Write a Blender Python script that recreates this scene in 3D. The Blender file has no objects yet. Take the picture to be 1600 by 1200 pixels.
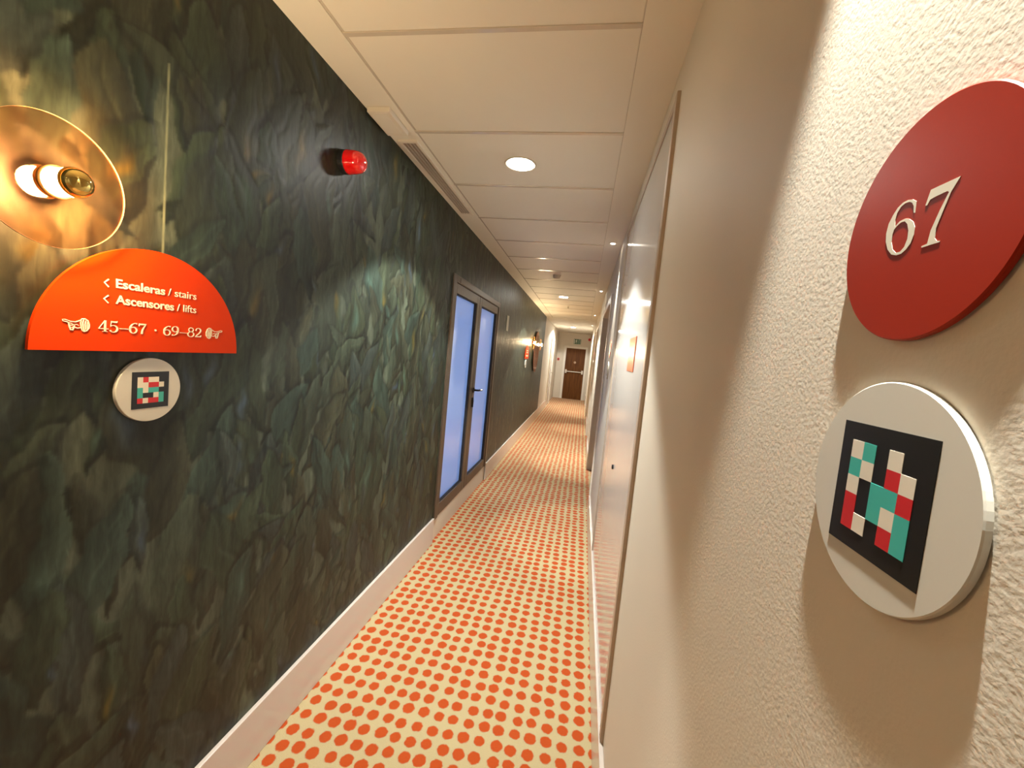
import bpy, bmesh, math, random
import numpy as np
from mathutils import Vector, Matrix
from mathutils.geometry import tessellate_polygon

PI = math.pi
SC = bpy.context.scene
COL = SC.collection

# ------------------------------------------------------------------ dimensions (metres)
EYE = 1.5597          # camera height
XL, XR = -1.0379, 0.2136   # left / right wall planes
HC = 2.5482           # ceiling
YB, YE = -3.6, 16.3   # back / far end of the corridor
BBH = 0.205           # baseboard height

# ------------------------------------------------------------------ camera
cam_d = bpy.data.cameras.new('camera')
cam = bpy.data.objects.new('camera', cam_d)
COL.objects.link(cam)
r_ = Vector((0.98103, 0.16854, 0.09579)); u_ = Vector((-0.10672, 0.05703, 0.99265)); w_ = Vector((-0.16184, 0.98404, -0.07393))
m = Matrix((r_, u_, -w_)).transposed().to_4x4()
m.translation = Vector((0, 0, EYE))
cam.matrix_world = m
cam_d.sensor_width = 36; cam_d.sensor_fit = 'HORIZONTAL'
cam_d.lens = 36 * 654.86 / 1600
cam_d.clip_start = 0.02; cam_d.clip_end = 100
SC.camera = cam

# ------------------------------------------------------------------ world, exposure
wd = bpy.data.worlds.new('world'); SC.world = wd; wd.use_nodes = True
wd.node_tree.nodes['Background'].inputs[0].default_value = (0.75, 0.65, 0.5, 1)
wd.node_tree.nodes['Background'].inputs[1].default_value = 0.02
SC.view_settings.view_transform = 'Standard'
SC.view_settings.look = 'None'
SC.view_settings.exposure = 0.95
SC.view_settings.gamma = 1.0
SC.view_settings.use_curve_mapping = False

# ------------------------------------------------------------------ light powers
P_DOWN = 150.0
P_SPOT = 70.0
P_SPOT_NEAR = 190.0
BULB_E = 760.0
C_DOWN = (0.98, 1.0, 0.94)
C_SPOT = (1.0, 0.98, 0.88)
C_BULB = (1.0, 0.74, 0.42)

# ------------------------------------------------------------------ helpers
def setp(o, label=None, cat=None, group=None, kind=None):
    if label: o['label'] = label
    if cat: o['category'] = cat
    if group: o['group'] = group
    if kind: o['kind'] = kind
    return o

def link(name, me, mat=None, parent=None, smooth=False):
    o = bpy.data.objects.new(name, me); COL.objects.link(o)
    if mat:
        for mm in (mat if isinstance(mat, (list, tuple)) else [mat]): me.materials.append(mm)
    if smooth:
        for p in me.polygons: p.use_smooth = True
    if parent is not None: o.parent = parent
    return o

def empty(name, loc, rot=(0, 0, 0)):
    o = bpy.data.objects.new(name, None); COL.objects.link(o)
    o.location = loc; o.rotation_euler = rot; o.empty_display_size = 0.05
    return o

class MB:
    def __init__(s): s.bm = bmesh.new()
    def box(s, x0, x1, y0, y1, z0, z1, bev=0, mi=0):
        g = bmesh.ops.create_cube(s.bm, size=1)
        vs = g['verts']
        for v in vs:
            v.co = Vector(((x0+x1)/2 + v.co.x*(x1-x0), (y0+y1)/2 + v.co.y*(y1-y0), (z0+z1)/2 + v.co.z*(z1-z0)))
        fs = set(f for v in vs for f in v.link_faces)
        for f in fs: f.material_index = mi
        if bev:
            es = list(set(e for v in vs for e in v.link_edges))
            r = bmesh.ops.bevel(s.bm, geom=es, offset=bev, segments=2, affect='EDGES', profile=0.5)
            for f in r['faces']: f.material_index = mi
        return s
    def lathe(s, prof, axis='x', seg=48, org=(0, 0, 0), mi=0):
        # prof: list of (along axis, radius)
        rings = []
        for a, r in prof:
            ring = []
            if r < 1e-6:
                ring = [s.bm.verts.new(s._p(axis, a, 0, 0, org))]
            else:
                for k in range(seg):
                    t = 2*PI*k/seg
                    ring.append(s.bm.verts.new(s._p(axis, a, r*math.cos(t), r*math.sin(t), org)))
            rings.append(ring)
        for A, B in zip(rings[:-1], rings[1:]):
            for k in range(seg):
                k2 = (k+1) % seg
                if len(A) == 1 and len(B) == 1: break
                if len(A) == 1: f = s.bm.faces.new((A[0], B[k], B[k2]))
                elif len(B) == 1: f = s.bm.faces.new((A[k], B[0], A[k2]))
                else: f = s.bm.faces.new((A[k], B[k], B[k2], A[k2]))
                f.material_index = mi
        return s
    def _p(s, axis, a, c, d, org):
        if axis == 'x': v = (a, c, d)
        elif axis == 'y': v = (c, a, d)
        else: v = (c, d, a)
        return Vector(v) + Vector(org)
    def poly(s, contours, place, depth, mi=0, bev=0):
        # contours: list of closed 2-D point lists (first = outline, others = holes); place(p,q,d)->3D
        flat = [p for c in contours for p in c]
        tris = tessellate_polygon([[Vector((p[0], p[1], 0)) for p in c] for c in contours])
        top = [s.bm.verts.new(place(p[0], p[1], depth)) for p in flat]
        bot = [s.bm.verts.new(place(p[0], p[1], 0)) for p in flat]
        for t in tris:
            try:
                f = s.bm.faces.new([top[i] for i in t]); f.material_index = mi
                f = s.bm.faces.new([bot[i] for i in reversed(t)]); f.material_index = mi
            except ValueError: pass
        k = 0
        for c in contours:
            n = len(c)
            for i in range(n):
                a, b = k+i, k+(i+1) % n
                try:
                    f = s.bm.faces.new((top[a], top[b], bot[b], bot[a])); f.material_index = mi
                except ValueError: pass
            k += n
        return s
    def tube(s, pts, r, seg=10, mi=0):
        pts = [Vector(p) for p in pts]; rings = []
        for i, p in enumerate(pts):
            d = (pts[min(i+1, len(pts)-1)] - pts[max(i-1, 0)]).normalized()
            a = d.orthogonal().normalized() if i == 0 else (pa - d*pa.dot(d)).normalized()
            pa = a; b = d.cross(a)
            rings.append([s.bm.verts.new(p + r*(math.cos(2*PI*k/seg)*a + math.sin(2*PI*k/seg)*b)) for k in range(seg)])
        for A, B in zip(rings[:-1], rings[1:]):
            for k in range(seg):
                f = s.bm.faces.new((A[k], A[(k+1) % seg], B[(k+1) % seg], B[k])); f.material_index = mi; f.smooth = True
        s.bm.faces.new(rings[0][::-1]).material_index = mi; s.bm.faces.new(rings[-1]).material_index = mi
        return s
    def build(s, name, mat=None, parent=None, smooth=False, loc=None):
        bmesh.ops.recalc_face_normals(s.bm, faces=s.bm.faces)
        me = bpy.data.meshes.new(name); s.bm.to_mesh(me); s.bm.free()
        o = link(name, me, mat, parent, smooth)
        if loc: o.location = loc
        return o

def struct(o): o['kind'] = 'structure'; return o

# ------------------------------------------------------------------ materials
def M(name, col=(0.8, 0.8, 0.8), rough=0.5, metal=0.0, emis=None, estr=0.0, spec=0.5, coat=0.0, bump=None, trans=0.0, var=None):
    mt = bpy.data.materials.new(name); mt.use_nodes = True
    nt = mt.node_tree; b = nt.nodes['Principled BSDF']
    b.inputs['Base Color'].default_value = (*col, 1)
    b.inputs['Roughness'].default_value = rough
    b.inputs['Metallic'].default_value = metal
    b.inputs['Specular IOR Level'].default_value = spec
    b.inputs['Coat Weight'].default_value = coat
    b.inputs['Transmission Weight'].default_value = trans
    if emis: b.inputs['Emission Color'].default_value = (*emis, 1); b.inputs['Emission Strength'].default_value = estr
    geo = nt.nodes.new('ShaderNodeNewGeometry')
    if var:
        # procedural tone variation: (scale, amount)
        n = nt.nodes.new('ShaderNodeTexNoise'); n.inputs['Scale'].default_value = var[0]; n.inputs['Detail'].default_value = 4
        nt.links.new(geo.outputs['Position'], n.inputs['Vector'])
        mx = nt.nodes.new('ShaderNodeMix'); mx.data_type = 'RGBA'
        mx.inputs[6].default_value = (*[c*(1-var[1]) for c in col], 1); mx.inputs[7].default_value = (*[min(1, c*(1+var[1])) for c in col], 1)
        nt.links.new(n.outputs['Fac'], mx.inputs[0]); nt.links.new(mx.outputs[2], b.inputs['Base Color'])
    if bump:
        n2 = nt.nodes.new('ShaderNodeTexNoise'); n2.inputs['Scale'].default_value = bump[0]; n2.inputs['Detail'].default_value = bump[3] if len(bump) > 3 else 3
        nt.links.new(geo.outputs['Position'], n2.inputs['Vector'])
        bp = nt.nodes.new('ShaderNodeBump'); bp.inputs['Strength'].default_value = bump[1]; bp.inputs['Distance'].default_value = bump[2]
        nt.links.new(n2.outputs['Fac'], bp.inputs['Height']); nt.links.new(bp.outputs['Normal'], b.inputs['Normal'])
    return mt

m_plaster = M('cream_plaster', (0.66, 0.60, 0.50), 0.62, bump=(230, 0.14, 0.002, 4), var=(3, 0.02))
m_plain = M('tan_paint', (0.66, 0.59, 0.49), 0.55, bump=(90, 0.2, 0.002), var=(2, 0.03))
m_ceil = M('ceiling_white', (0.74, 0.70, 0.61), 0.6, bump=(60, 0.08, 0.001), var=(5, 0.015))
m_bar = M('white_metal_bar', (0.56, 0.50, 0.42), 0.13, spec=1.0, var=(8, 0.02))
m_bb = M('satin_white_baseboard', (0.64, 0.57, 0.52), 0.22, spec=0.5, coat=0.15, var=(2, 0.02))
m_trim = M('white_door_trim', (0.76, 0.71, 0.63), 0.3, var=(3, 0.02))
m_gloss = M('glossy_lacquer', (0.57, 0.565, 0.56), 0.13, spec=0.5, coat=0.12, bump=(7, 0.05, 0.004, 1))
m_gtrim = M('lacquer_trim', (0.50, 0.43, 0.36), 0.25, spec=0.6, var=(3, 0.02))
m_trimdk = M('taupe_edge_strip', (0.42, 0.33, 0.25), 0.4, var=(4, 0.03))
m_dframe = M('dark_bronze_frame', (0.085, 0.06, 0.042), 0.38, metal=0.2, spec=0.6, var=(6, 0.06))
m_gasket = M('black_gasket', (0.01, 0.01, 0.012), 0.6, var=(9, 0.1))
m_black = M('black_satin', (0.012, 0.012, 0.014), 0.35, var=(20, 0.1))
m_orange = M('orange_acrylic', (0.62, 0.040, 0.001), 0.45, spec=0.1, var=(4, 0.03))
m_red = M('red_lacquer', (0.29, 0.019, 0.006), 0.38, spec=0.2, var=(5, 0.04), bump=(300, 0.04, 0.0005))
m_coral = M('coral_enamel', (0.80, 0.16, 0.07), 0.3, var=(5, 0.04))
m_disc = M('white_disc', (0.60, 0.58, 0.51), 0.35, bump=(250, 0.05, 0.0005), var=(6, 0.02))
m_ltr = M('cream_lettering', (0.80, 0.72, 0.52), 0.5, var=(30, 0.03))
m_numw = M('cream_number', (0.66, 0.62, 0.50), 0.5, var=(30, 0.03))
m_tagk = M('tag_black', (0.008, 0.007, 0.006), 0.35, var=(50, 0.1))
m_tagw = M('tag_white', (0.72, 0.67, 0.56), 0.4, var=(50, 0.02))
m_tagr = M('tag_red', (0.55, 0.015, 0.02), 0.4, var=(50, 0.04))
m_tagt = M('tag_teal', (0.05, 0.42, 0.36), 0.4, var=(50, 0.03))
m_gold = M('gold_mirror_cap', (0.80, 0.58, 0.18), 0.06, metal=1.0, var=(40, 0.02))
m_brass = M('brass_ring', (0.85, 0.62, 0.25), 0.2, metal=1.0, var=(40, 0.03))
m_rim = M('polished_copper_rim', (0.6, 0.36, 0.22), 0.35, metal=0.5, var=(40, 0.03))
m_dplate = M('beige_plate', (0.42, 0.26, 0.15), 0.5, var=(40, 0.03))
m_bulb = M('glowing_bulb_glass', (1, 0.85, 0.6), 0.3, emis=C_BULB, estr=BULB_E)
m_redp = M('red_beacon_lens', (0.75, 0.004, 0.006), 0.07, spec=0.8, coat=0.8, var=(30, 0.03))
m_steel = M('brushed_steel', (0.7, 0.66, 0.6), 0.25, metal=1.0, var=(20, 0.04))
m_pwhite = M('white_plastic', (0.72, 0.66, 0.56), 0.35, var=(8, 0.02))
m_grille = M('grille_slot', (0.30, 0.25, 0.19), 0.5, var=(8, 0.03))
m_led = M('downlight_diffuser', (1, 1, 1), 0.4, emis=(1.0, 1.0, 0.92), estr=85)
m_spotled = M('spot_lens', (1, 1, 1), 0.4, emis=(1.0, 0.90, 0.75), estr=30)
m_green = M('exit_green', (0.02, 0.10, 0.04), 0.4, var=(20, 0.05))
m_white = M('sign_white', (0.75, 0.75, 0.68), 0.4, var=(20, 0.02))
m_pict = M('pale_sign_plate', (0.45, 0.44, 0.36), 0.4, var=(20, 0.03))
m_day = M('daylight_backlight', (0.8, 0.9, 1), 0.5, emis=(0.42, 0.60, 1.0), estr=1.3)  # glow of the added pane behind the frosted glass
m_lobby = M('stairwell_paint', (0.7, 0.72, 0.78), 0.6, var=(2, 0.03))

def wood(name):
    mt = bpy.data.materials.new(name); mt.use_nodes = True; nt = mt.node_tree; b = nt.nodes['Principled BSDF']
    g = nt.nodes.new('ShaderNodeNewGeometry'); mp = nt.nodes.new('ShaderNodeMapping'); mp.inputs['Scale'].default_value = (14, 14, 0.8)
    n = nt.nodes.new('ShaderNodeTexNoise'); n.inputs['Scale'].default_value = 2.5; n.inputs['Detail'].default_value = 6
    cr = nt.nodes.new('ShaderNodeValToRGB')
    cr.color_ramp.elements[0].color = (0.085, 0.029, 0.006, 1); cr.color_ramp.elements[1].color = (0.155, 0.058, 0.013, 1)
    cr.color_ramp.elements[0].position = 0.35; cr.color_ramp.elements[1].position = 0.7
    nt.links.new(g.outputs['Position'], mp.inputs['Vector']); nt.links.new(mp.outputs[0], n.inputs['Vector'])
    nt.links.new(n.outputs['Fac'], cr.inputs[0]); nt.links.new(cr.outputs[0], b.inputs['Base Color']); b.inputs['Roughness'].default_value = 0.55; b.inputs['Specular IOR Level'].default_value = 0.15
    return mt
m_wood = wood('brown_wood_veneer')

def frosted():
    mt = bpy.data.materials.new('frosted_glass'); mt.use_nodes = True; nt = mt.node_tree
    nt.nodes.remove(nt.nodes['Principled BSDF']); out = nt.nodes['Material Output']
    g = nt.nodes.new('ShaderNodeNewGeometry'); n = nt.nodes.new('ShaderNodeTexNoise'); n.inputs['Scale'].default_value = 1.2; n.inputs['Detail'].default_value = 1
    nt.links.new(g.outputs['Position'], n.inputs['Vector'])
    cr = nt.nodes.new('ShaderNodeValToRGB'); cr.color_ramp.elements[0].color = (0.74, 0.82, 0.92, 1); cr.color_ramp.elements[1].color = (0.86, 0.9, 0.96, 1)
    nt.links.new(n.outputs['Fac'], cr.inputs[0])
    tr = nt.nodes.new('ShaderNodeBsdfTranslucent'); nt.links.new(cr.outputs[0], tr.inputs[0])
    gl = nt.nodes.new('ShaderNodeBsdfGlossy'); gl.inputs['Roughness'].default_value = 0.06; gl.inputs[0].default_value = (0.9, 0.9, 0.9, 1)
    fr = nt.nodes.new('ShaderNodeFresnel'); fr.inputs[0].default_value = 1.38
    mx = nt.nodes.new('ShaderNodeMixShader')
    nt.links.new(fr.outputs[0], mx.inputs[0]); nt.links.new(tr.outputs[0], mx.inputs[1]); nt.links.new(gl.outputs[0], mx.inputs[2])
    nt.links.new(mx.outputs[0], out.inputs[0])
    return mt
m_frost = frosted()

def copper_glass():
    mt = bpy.data.materials.new('copper_tinted_glass'); mt.use_nodes = True; nt = mt.node_tree
    nt.nodes.remove(nt.nodes['Principled BSDF']); out = nt.nodes['Material Output']
    g = nt.nodes.new('ShaderNodeNewGeometry'); n = nt.nodes.new('ShaderNodeTexNoise'); n.inputs['Scale'].default_value = 9
    nt.links.new(g.outputs['Position'], n.inputs['Vector'])
    cr = nt.nodes.new('ShaderNodeValToRGB'); cr.color_ramp.elements[0].color = (1.0, 0.80, 0.66, 1); cr.color_ramp.elements[1].color = (1.0, 0.85, 0.72, 1)
    nt.links.new(n.outputs['Fac'], cr.inputs[0])
    tr = nt.nodes.new('ShaderNodeBsdfTransparent'); nt.links.new(cr.outputs[0], tr.inputs[0])
    gl = nt.nodes.new('ShaderNodeBsdfGlossy'); gl.inputs['Roughness'].default_value = 0.05; gl.inputs[0].default_value = (1.0, 0.66, 0.42, 1)
    mx = nt.nodes.new('ShaderNodeMixShader'); mx.inputs[0].default_value = 0.09
    nt.links.new(tr.outputs[0], mx.inputs[1]); nt.links.new(gl.outputs[0], mx.inputs[2])
    nt.links.new(mx.outputs[0], out.inputs[0])
    return mt
m_copper = copper_glass()
m_copmir = M('copper_mirror', (0.62, 0.22, 0.09), 0.12, metal=0.9, var=(3, 0.04))

def carpet():
    # cream carpet printed with a regular grid of wobbly vermilion dots
    mt = bpy.data.materials.new('dotted_carpet'); mt.use_nodes = True; nt = mt.node_tree; b = nt.nodes['Principled BSDF']
    N = nt.nodes.new; L = nt.links.new
    g = N('ShaderNodeNewGeometry'); sp = N('ShaderNodeSeparateXYZ'); L(g.outputs['Position'], sp.inputs[0])
    def mth(op, a, bb=None, c=None):
        n = N('ShaderNodeMath'); n.operation = op
        for i, v in enumerate((a, bb, c)):
            if v is None: continue
            if isinstance(v, (int, float)): n.inputs[i].default_value = v
            else: L(v, n.inputs[i])
        return n.outputs[0]
    PX, PY = 0.0655, 0.0685
    fx = mth('ADD', mth('DIVIDE', sp.outputs[0], PX), 100.5 - 0.146/PX)
    fy = mth('ADD', mth('DIVIDE', sp.outputs[1], PY), 100.5 - 1.616/PY)
    ix = mth('FLOOR', fx); iy = mth('FLOOR', fy)
    ux = mth('SUBTRACT', mth('FRACT', fx), 0.5); uy = mth('SUBTRACT', mth('FRACT', fy), 0.5)
    cb = N('ShaderNodeCombineXYZ'); L(ix, cb.inputs[0]); L(iy, cb.inputs[1])
    wn = N('ShaderNodeTexWhiteNoise'); wn.noise_dimensions = '3D'; L(cb.outputs[0], wn.inputs['Vector'])
    sc = N('ShaderNodeSeparateColor'); L(wn.outputs['Color'], sc.inputs[0])
    dx = mth('SUBTRACT', ux, mth('MULTIPLY', mth('SUBTRACT', sc.outputs[0], 0.5), 0.16))
    dy = mth('SUBTRACT', uy, mth('MULTIPLY', mth('SUBTRACT', sc.outputs[1], 0.5), 0.16))
    d = mth('SQRT', mth('ADD', mth('MULTIPLY', dx, dx), mth('MULTIPLY', dy, dy)))
    nz = N('ShaderNodeTexNoise'); nz.inputs['Scale'].default_value = 70; nz.inputs['Detail'].default_value = 2; L(g.outputs['Position'], nz.inputs['Vector'])
    d2 = mth('ADD', d, mth('MULTIPLY', mth('SUBTRACT', nz.outputs['Fac'], 0.5), 0.16))
    rad = mth('ADD', mth('MULTIPLY', sc.outputs[2], 0.055), 0.33)
    mr = N('ShaderNodeMapRange'); mr.interpolation_type = 'SMOOTHSTEP'
    L(mth('SUBTRACT', d2, rad), mr.inputs[0]); mr.inputs[1].default_value = -0.045; mr.inputs[2].default_value = 0.045; mr.inputs[3].default_value = 1; mr.inputs[4].default_value = 0
    fine = N('ShaderNodeTexNoise'); fine.inputs['Scale'].default_value = 420; fine.inputs['Detail'].default_value = 3; L(g.outputs['Position'], fine.inputs['Vector'])
    big = N('ShaderNodeTexNoise'); big.inputs['Scale'].default_value = 2.2; L(g.outputs['Position'], big.inputs['Vector'])
    cc = N('ShaderNodeValToRGB'); cc.color_ramp.elements[0].color = (0.40, 0.32, 0.17, 1); cc.color_ramp.elements[1].color = (0.54, 0.45, 0.26, 1)
    cc.color_ramp.elements[0].position = 0.3; cc.color_ramp.elements[1].position = 0.7; L(fine.outputs['Fac'], cc.inputs[0])
    cd = N('ShaderNodeValToRGB'); cd.color_ramp.elements[0].color = (0.36, 0.048, 0.008, 1); cd.color_ramp.elements[1].color = (0.52, 0.088, 0.016, 1)
    cd.color_ramp.elements[0].position = 0.3; cd.color_ramp.elements[1].position = 0.7; L(fine.outputs['Fac'], cd.inputs[0])
    mx = N('ShaderNodeMix'); mx.data_type = 'RGBA'; L(mr.outputs[0], mx.inputs[0]); L(cc.outputs[0], mx.inputs[6]); L(cd.outputs[0], mx.inputs[7])
    L(mx.outputs[2], b.inputs['Base Color']); b.inputs['Roughness'].default_value = 0.95; b.inputs['Specular IOR Level'].default_value = 0.1
    b.inputs['Sheen Weight'].default_value = 0.1
    bp = N('ShaderNodeBump'); bp.inputs['Strength'].default_value = 0.5; bp.inputs['Distance'].default_value = 0.002
    L(fine.outputs['Fac'], bp.inputs['Height']); L(bp.outputs[0], b.inputs['Normal'])
    return mt
m_carpet = carpet()

def mural_mat():
    mt = bpy.data.materials.new('leaf_mural_wallpaper'); mt.use_nodes = True; nt = mt.node_tree; b = nt.nodes['Principled BSDF']
    N = nt.nodes.new; L = nt.links.new
    a = N('ShaderNodeAttribute'); a.attribute_name = 'leaf_color'
    h = N('ShaderNodeAttribute'); h.attribute_name = 'leaf_height'
    g = N('ShaderNodeNewGeometry')
    mp = N('ShaderNodeMapping'); mp.inputs['Scale'].default_value = (1, 1, 0.22); mp.inputs['Rotation'].default_value = (0.12, 0, 0); L(g.outputs['Position'], mp.inputs['Vector'])
    n = N('ShaderNodeTexNoise'); n.inputs['Scale'].default_value = 75; n.inputs['Detail'].default_value = 5; n.inputs['Distortion'].default_value = 0.6; L(mp.outputs[0], n.inputs['Vector'])
    n2 = N('ShaderNodeTexNoise'); n2.inputs['Scale'].default_value = 9; n2.inputs['Detail'].default_value = 5; n2.inputs['Distortion'].default_value = 1.5; L(mp.outputs[0], n2.inputs['Vector'])
    mr = N('ShaderNodeMapRange'); L(n.outputs['Fac'], mr.inputs[0]); mr.inputs[1].default_value = 0.3; mr.inputs[2].default_value = 0.7; mr.inputs[3].default_value = 0.72; mr.inputs[4].default_value = 1.28
    mr2 = N('ShaderNodeMapRange'); L(n2.outputs['Fac'], mr2.inputs[0]); mr2.inputs[1].default_value = 0.3; mr2.inputs[2].default_value = 0.7; mr2.inputs[3].default_value = 0.6; mr2.inputs[4].default_value = 1.4
    ml = N('ShaderNodeMath'); ml.operation = 'MULTIPLY'; L(mr.outputs[0], ml.inputs[0]); L(mr2.outputs[0], ml.inputs[1])
    vm = N('ShaderNodeVectorMath'); vm.operation = 'SCALE'; L(a.outputs['Color'], vm.inputs[0]); L(ml.outputs[0], vm.inputs['Scale'])
    L(vm.outputs[0], b.inputs['Base Color'])
    b.inputs['Roughness'].default_value = 0.46; b.inputs['Specular IOR Level'].default_value = 0.34
    ad = N('ShaderNodeMath'); ad.operation = 'MULTIPLY_ADD'; L(n.outputs['Fac'], ad.inputs[0]); ad.inputs[1].default_value = 0.10; L(h.outputs['Fac'], ad.inputs[2])
    bp = N('ShaderNodeBump'); bp.inputs['Strength'].default_value = 0.8; bp.inputs['Distance'].default_value = 0.0032
    L(ad.outputs[0], bp.inputs['Height']); L(bp.outputs[0], b.inputs['Normal'])
    return mt
m_mural = mural_mat()

# ------------------------------------------------------------------ leaf mural wall (left)
D0, D1, DTOP = 3.10, 4.87, 2.12     # glazed door opening in the left wall
def build_mural():
    rng = np.random.default_rng(11)
    Y = np.concatenate([np.arange(YB, 0.35, 0.02), np.arange(0.35, 3.1, 0.0048), np.arange(3.1, 5.0, 0.011), np.arange(5.0, 10.701, 0.02)])
    # snap grid lines to the opening
    for t in (D0, D1, 10.7):
        Y[np.argmin(abs(Y - t))] = t
    Z = np.arange(0.0, HC + 0.002, 0.0048); Z[np.argmin(abs(Z - DTOP))] = DTOP; Z[-1] = HC
    ny, nz = len(Y), len(Z)
    C = np.zeros((ny, nz, 3)); C[:] = (0.05, 0.06, 0.04); Hh = np.zeros((ny, nz))
    pal = np.array([(0.085, 0.115, 0.075), (0.100, 0.115, 0.080), (0.105, 0.090, 0.055), (0.075, 0.115, 0.100), (0.085, 0.100, 0.105), (0.090, 0.105, 0.060), (0.080, 0.075, 0.050), (0.120, 0.135, 0.100)])
    leaves = []
    for yy in np.arange(YB, 10.8, 0.10):
        for zz in np.arange(-0.45, HC + 0.05, 0.095):
            leaves.append((yy + rng.uniform(-.06, .06), zz + rng.uniform(-.06, .06)))
    order = np.argsort([-(l[1] + rng.uniform(-.12, .12)) for l in leaves])
    for i in order:
        y0, z0 = leaves[i]
        Lf = rng.uniform(.16, .48); hw = Lf*rng.uniform(.09, .19); ang = rng.normal(0.0, .42); curv = rng.uniform(-.35, .35)
        pad = Lf*1.1
        a0, a1 = np.searchsorted(Y, (y0-pad, y0+pad)); b0, b1 = np.searchsorted(Z, (z0-.05, z0+pad+.03))
        if a1-a0 < 2 or b1-b0 < 2: continue
        yy = Y[a0:a1, None] - y0; zz = Z[None, b0:b1] - z0
        u = (zz*math.cos(ang) + yy*math.sin(ang))/Lf
        v = (yy*math.cos(ang) - zz*math.sin(ang)) - curv*Lf*(u*u)*0.5
        v = v + hw*rng.uniform(.1, .5)*np.sin(u*rng.uniform(3, 8) + rng.uniform(0, 6)) + hw*.12*np.sin(u*rng.uniform(15, 30))
        uc = np.clip(u, 0, 1)
        w = hw*np.sin(PI*uc**1.25)**0.7 + 1e-4
        s = v/w
        inside = (u > 0) & (u < 1) & (np.abs(s) < 1)
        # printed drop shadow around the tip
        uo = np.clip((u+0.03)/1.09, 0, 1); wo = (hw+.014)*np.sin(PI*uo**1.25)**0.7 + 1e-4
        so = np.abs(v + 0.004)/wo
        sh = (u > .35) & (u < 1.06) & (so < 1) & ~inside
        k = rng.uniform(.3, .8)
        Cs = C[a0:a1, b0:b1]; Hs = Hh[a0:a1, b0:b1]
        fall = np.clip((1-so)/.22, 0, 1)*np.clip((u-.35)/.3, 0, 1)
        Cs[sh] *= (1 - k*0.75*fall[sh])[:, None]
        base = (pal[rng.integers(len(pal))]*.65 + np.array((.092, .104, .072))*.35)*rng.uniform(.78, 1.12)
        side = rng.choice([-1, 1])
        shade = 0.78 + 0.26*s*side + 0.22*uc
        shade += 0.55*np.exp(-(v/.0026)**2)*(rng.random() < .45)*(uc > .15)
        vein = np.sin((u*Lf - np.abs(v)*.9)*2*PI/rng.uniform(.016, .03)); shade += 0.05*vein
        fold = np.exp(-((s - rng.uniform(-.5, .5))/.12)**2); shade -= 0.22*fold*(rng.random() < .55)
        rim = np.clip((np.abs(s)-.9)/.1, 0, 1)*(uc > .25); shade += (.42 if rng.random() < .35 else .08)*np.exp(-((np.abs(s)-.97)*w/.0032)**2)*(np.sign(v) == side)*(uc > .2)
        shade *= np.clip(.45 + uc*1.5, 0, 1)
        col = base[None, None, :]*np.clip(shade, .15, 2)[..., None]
        # ochre or blue tinge inside some leaves
        q = rng.random()
        if q < .42:
            cu, cv = rng.uniform(.3, .8), rng.uniform(-.5, .5)
            tint = np.exp(-((u-cu)/.13)**2 - ((s-cv)/.30)**2)[..., None]
            tc = np.array((.42, .26, .04)) if q < .15 else (np.array((.16, .22, .36)) if q < .25 else np.array((.20, .32, .27)))
            col = col*(1-.62*tint) + tc*.62*tint
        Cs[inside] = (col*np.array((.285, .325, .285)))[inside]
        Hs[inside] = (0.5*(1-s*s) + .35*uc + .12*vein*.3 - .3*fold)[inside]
    # light smoothing keeps the brushed, painted look
    for _ in range(1):
        C[1:-1, 1:-1] = .5*C[1:-1, 1:-1] + .125*(C[:-2, 1:-1] + C[2:, 1:-1] + C[1:-1, :-2] + C[1:-1, 2:])
    for _ in range(3):
        Hh[1:-1, 1:-1] = .4*Hh[1:-1, 1:-1] + .15*(Hh[:-2, 1:-1] + Hh[2:, 1:-1] + Hh[1:-1, :-2] + Hh[1:-1, 2:])
    js = np.argmin(abs(Y-.884)); C[js, (Z > 1.70) & (Z < 2.16)] = (.16, .17, .10)      # wallpaper seam, its glint painted in as a lighter line
    yy, zz = np.meshgrid(Y, Z, indexing='ij')
    co = np.stack([np.full_like(yy, XL), yy, zz], -1).reshape(-1, 3)
    idx = np.arange(ny*nz).reshape(ny, nz)
    q = np.stack([idx[:-1, :-1], idx[1:, :-1], idx[1:, 1:], idx[:-1, 1:]], -1)
    cy = (Y[:-1]+Y[1:])/2; cz = (Z[:-1]+Z[1:])/2
    hole = ((cy > D0) & (cy < D1))[:, None] & (cz < DTOP)[None, :]
    q = q[~hole].reshape(-1, 4)
    # outer shell: back face and rim so that the wall is a solid 10 cm thick
    nv = len(co); T = 0.10
    def quad(a, b_, c, d, acc): acc.append((a, b_, c, d))
    extra = []; ev = []
    for (y0, y1, z0, z1) in ((YB, D0, 0, HC), (D1, 10.7, 0, HC), (D0, D1, DTOP, HC)):
        k = nv + len(ev)
        for (x) in (XL, XL-T):
            ev += [(x, y0, z0), (x, y1, z0), (x, y1, z1), (x, y0, z1)]
        extra.append((k+4, k+7, k+6, k+5))
        extra.append((k, k+4, k+5, k+1)); extra.append((k+3, k+2, k+6, k+7))
        extra.append((k, k+3, k+7, k+4)); extra.append((k+1, k+5, k+6, k+2))
    co = np.concatenate([co, np.array(ev)]); q = np.concatenate([q, np.array(extra)])
    me = bpy.data.meshes.new('wall_left')
    me.vertices.add(len(co)); me.vertices.foreach_set('co', co.astype(np.float32).ravel())
    me.loops.add(len(q)*4); me.loops.foreach_set('vertex_index', q.astype(np.int32).ravel())
    me.polygons.add(len(q)); me.polygons.foreach_set('loop_start', np.arange(0, len(q)*4, 4, dtype=np.int32))
    me.update(calc_edges=True)
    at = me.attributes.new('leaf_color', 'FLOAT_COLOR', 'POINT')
    cc = np.ones((len(co), 4), np.float32); cc[:nv, :3] = C.reshape(-1, 3); cc[nv:, :3] = (.09, .08, .06)
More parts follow.
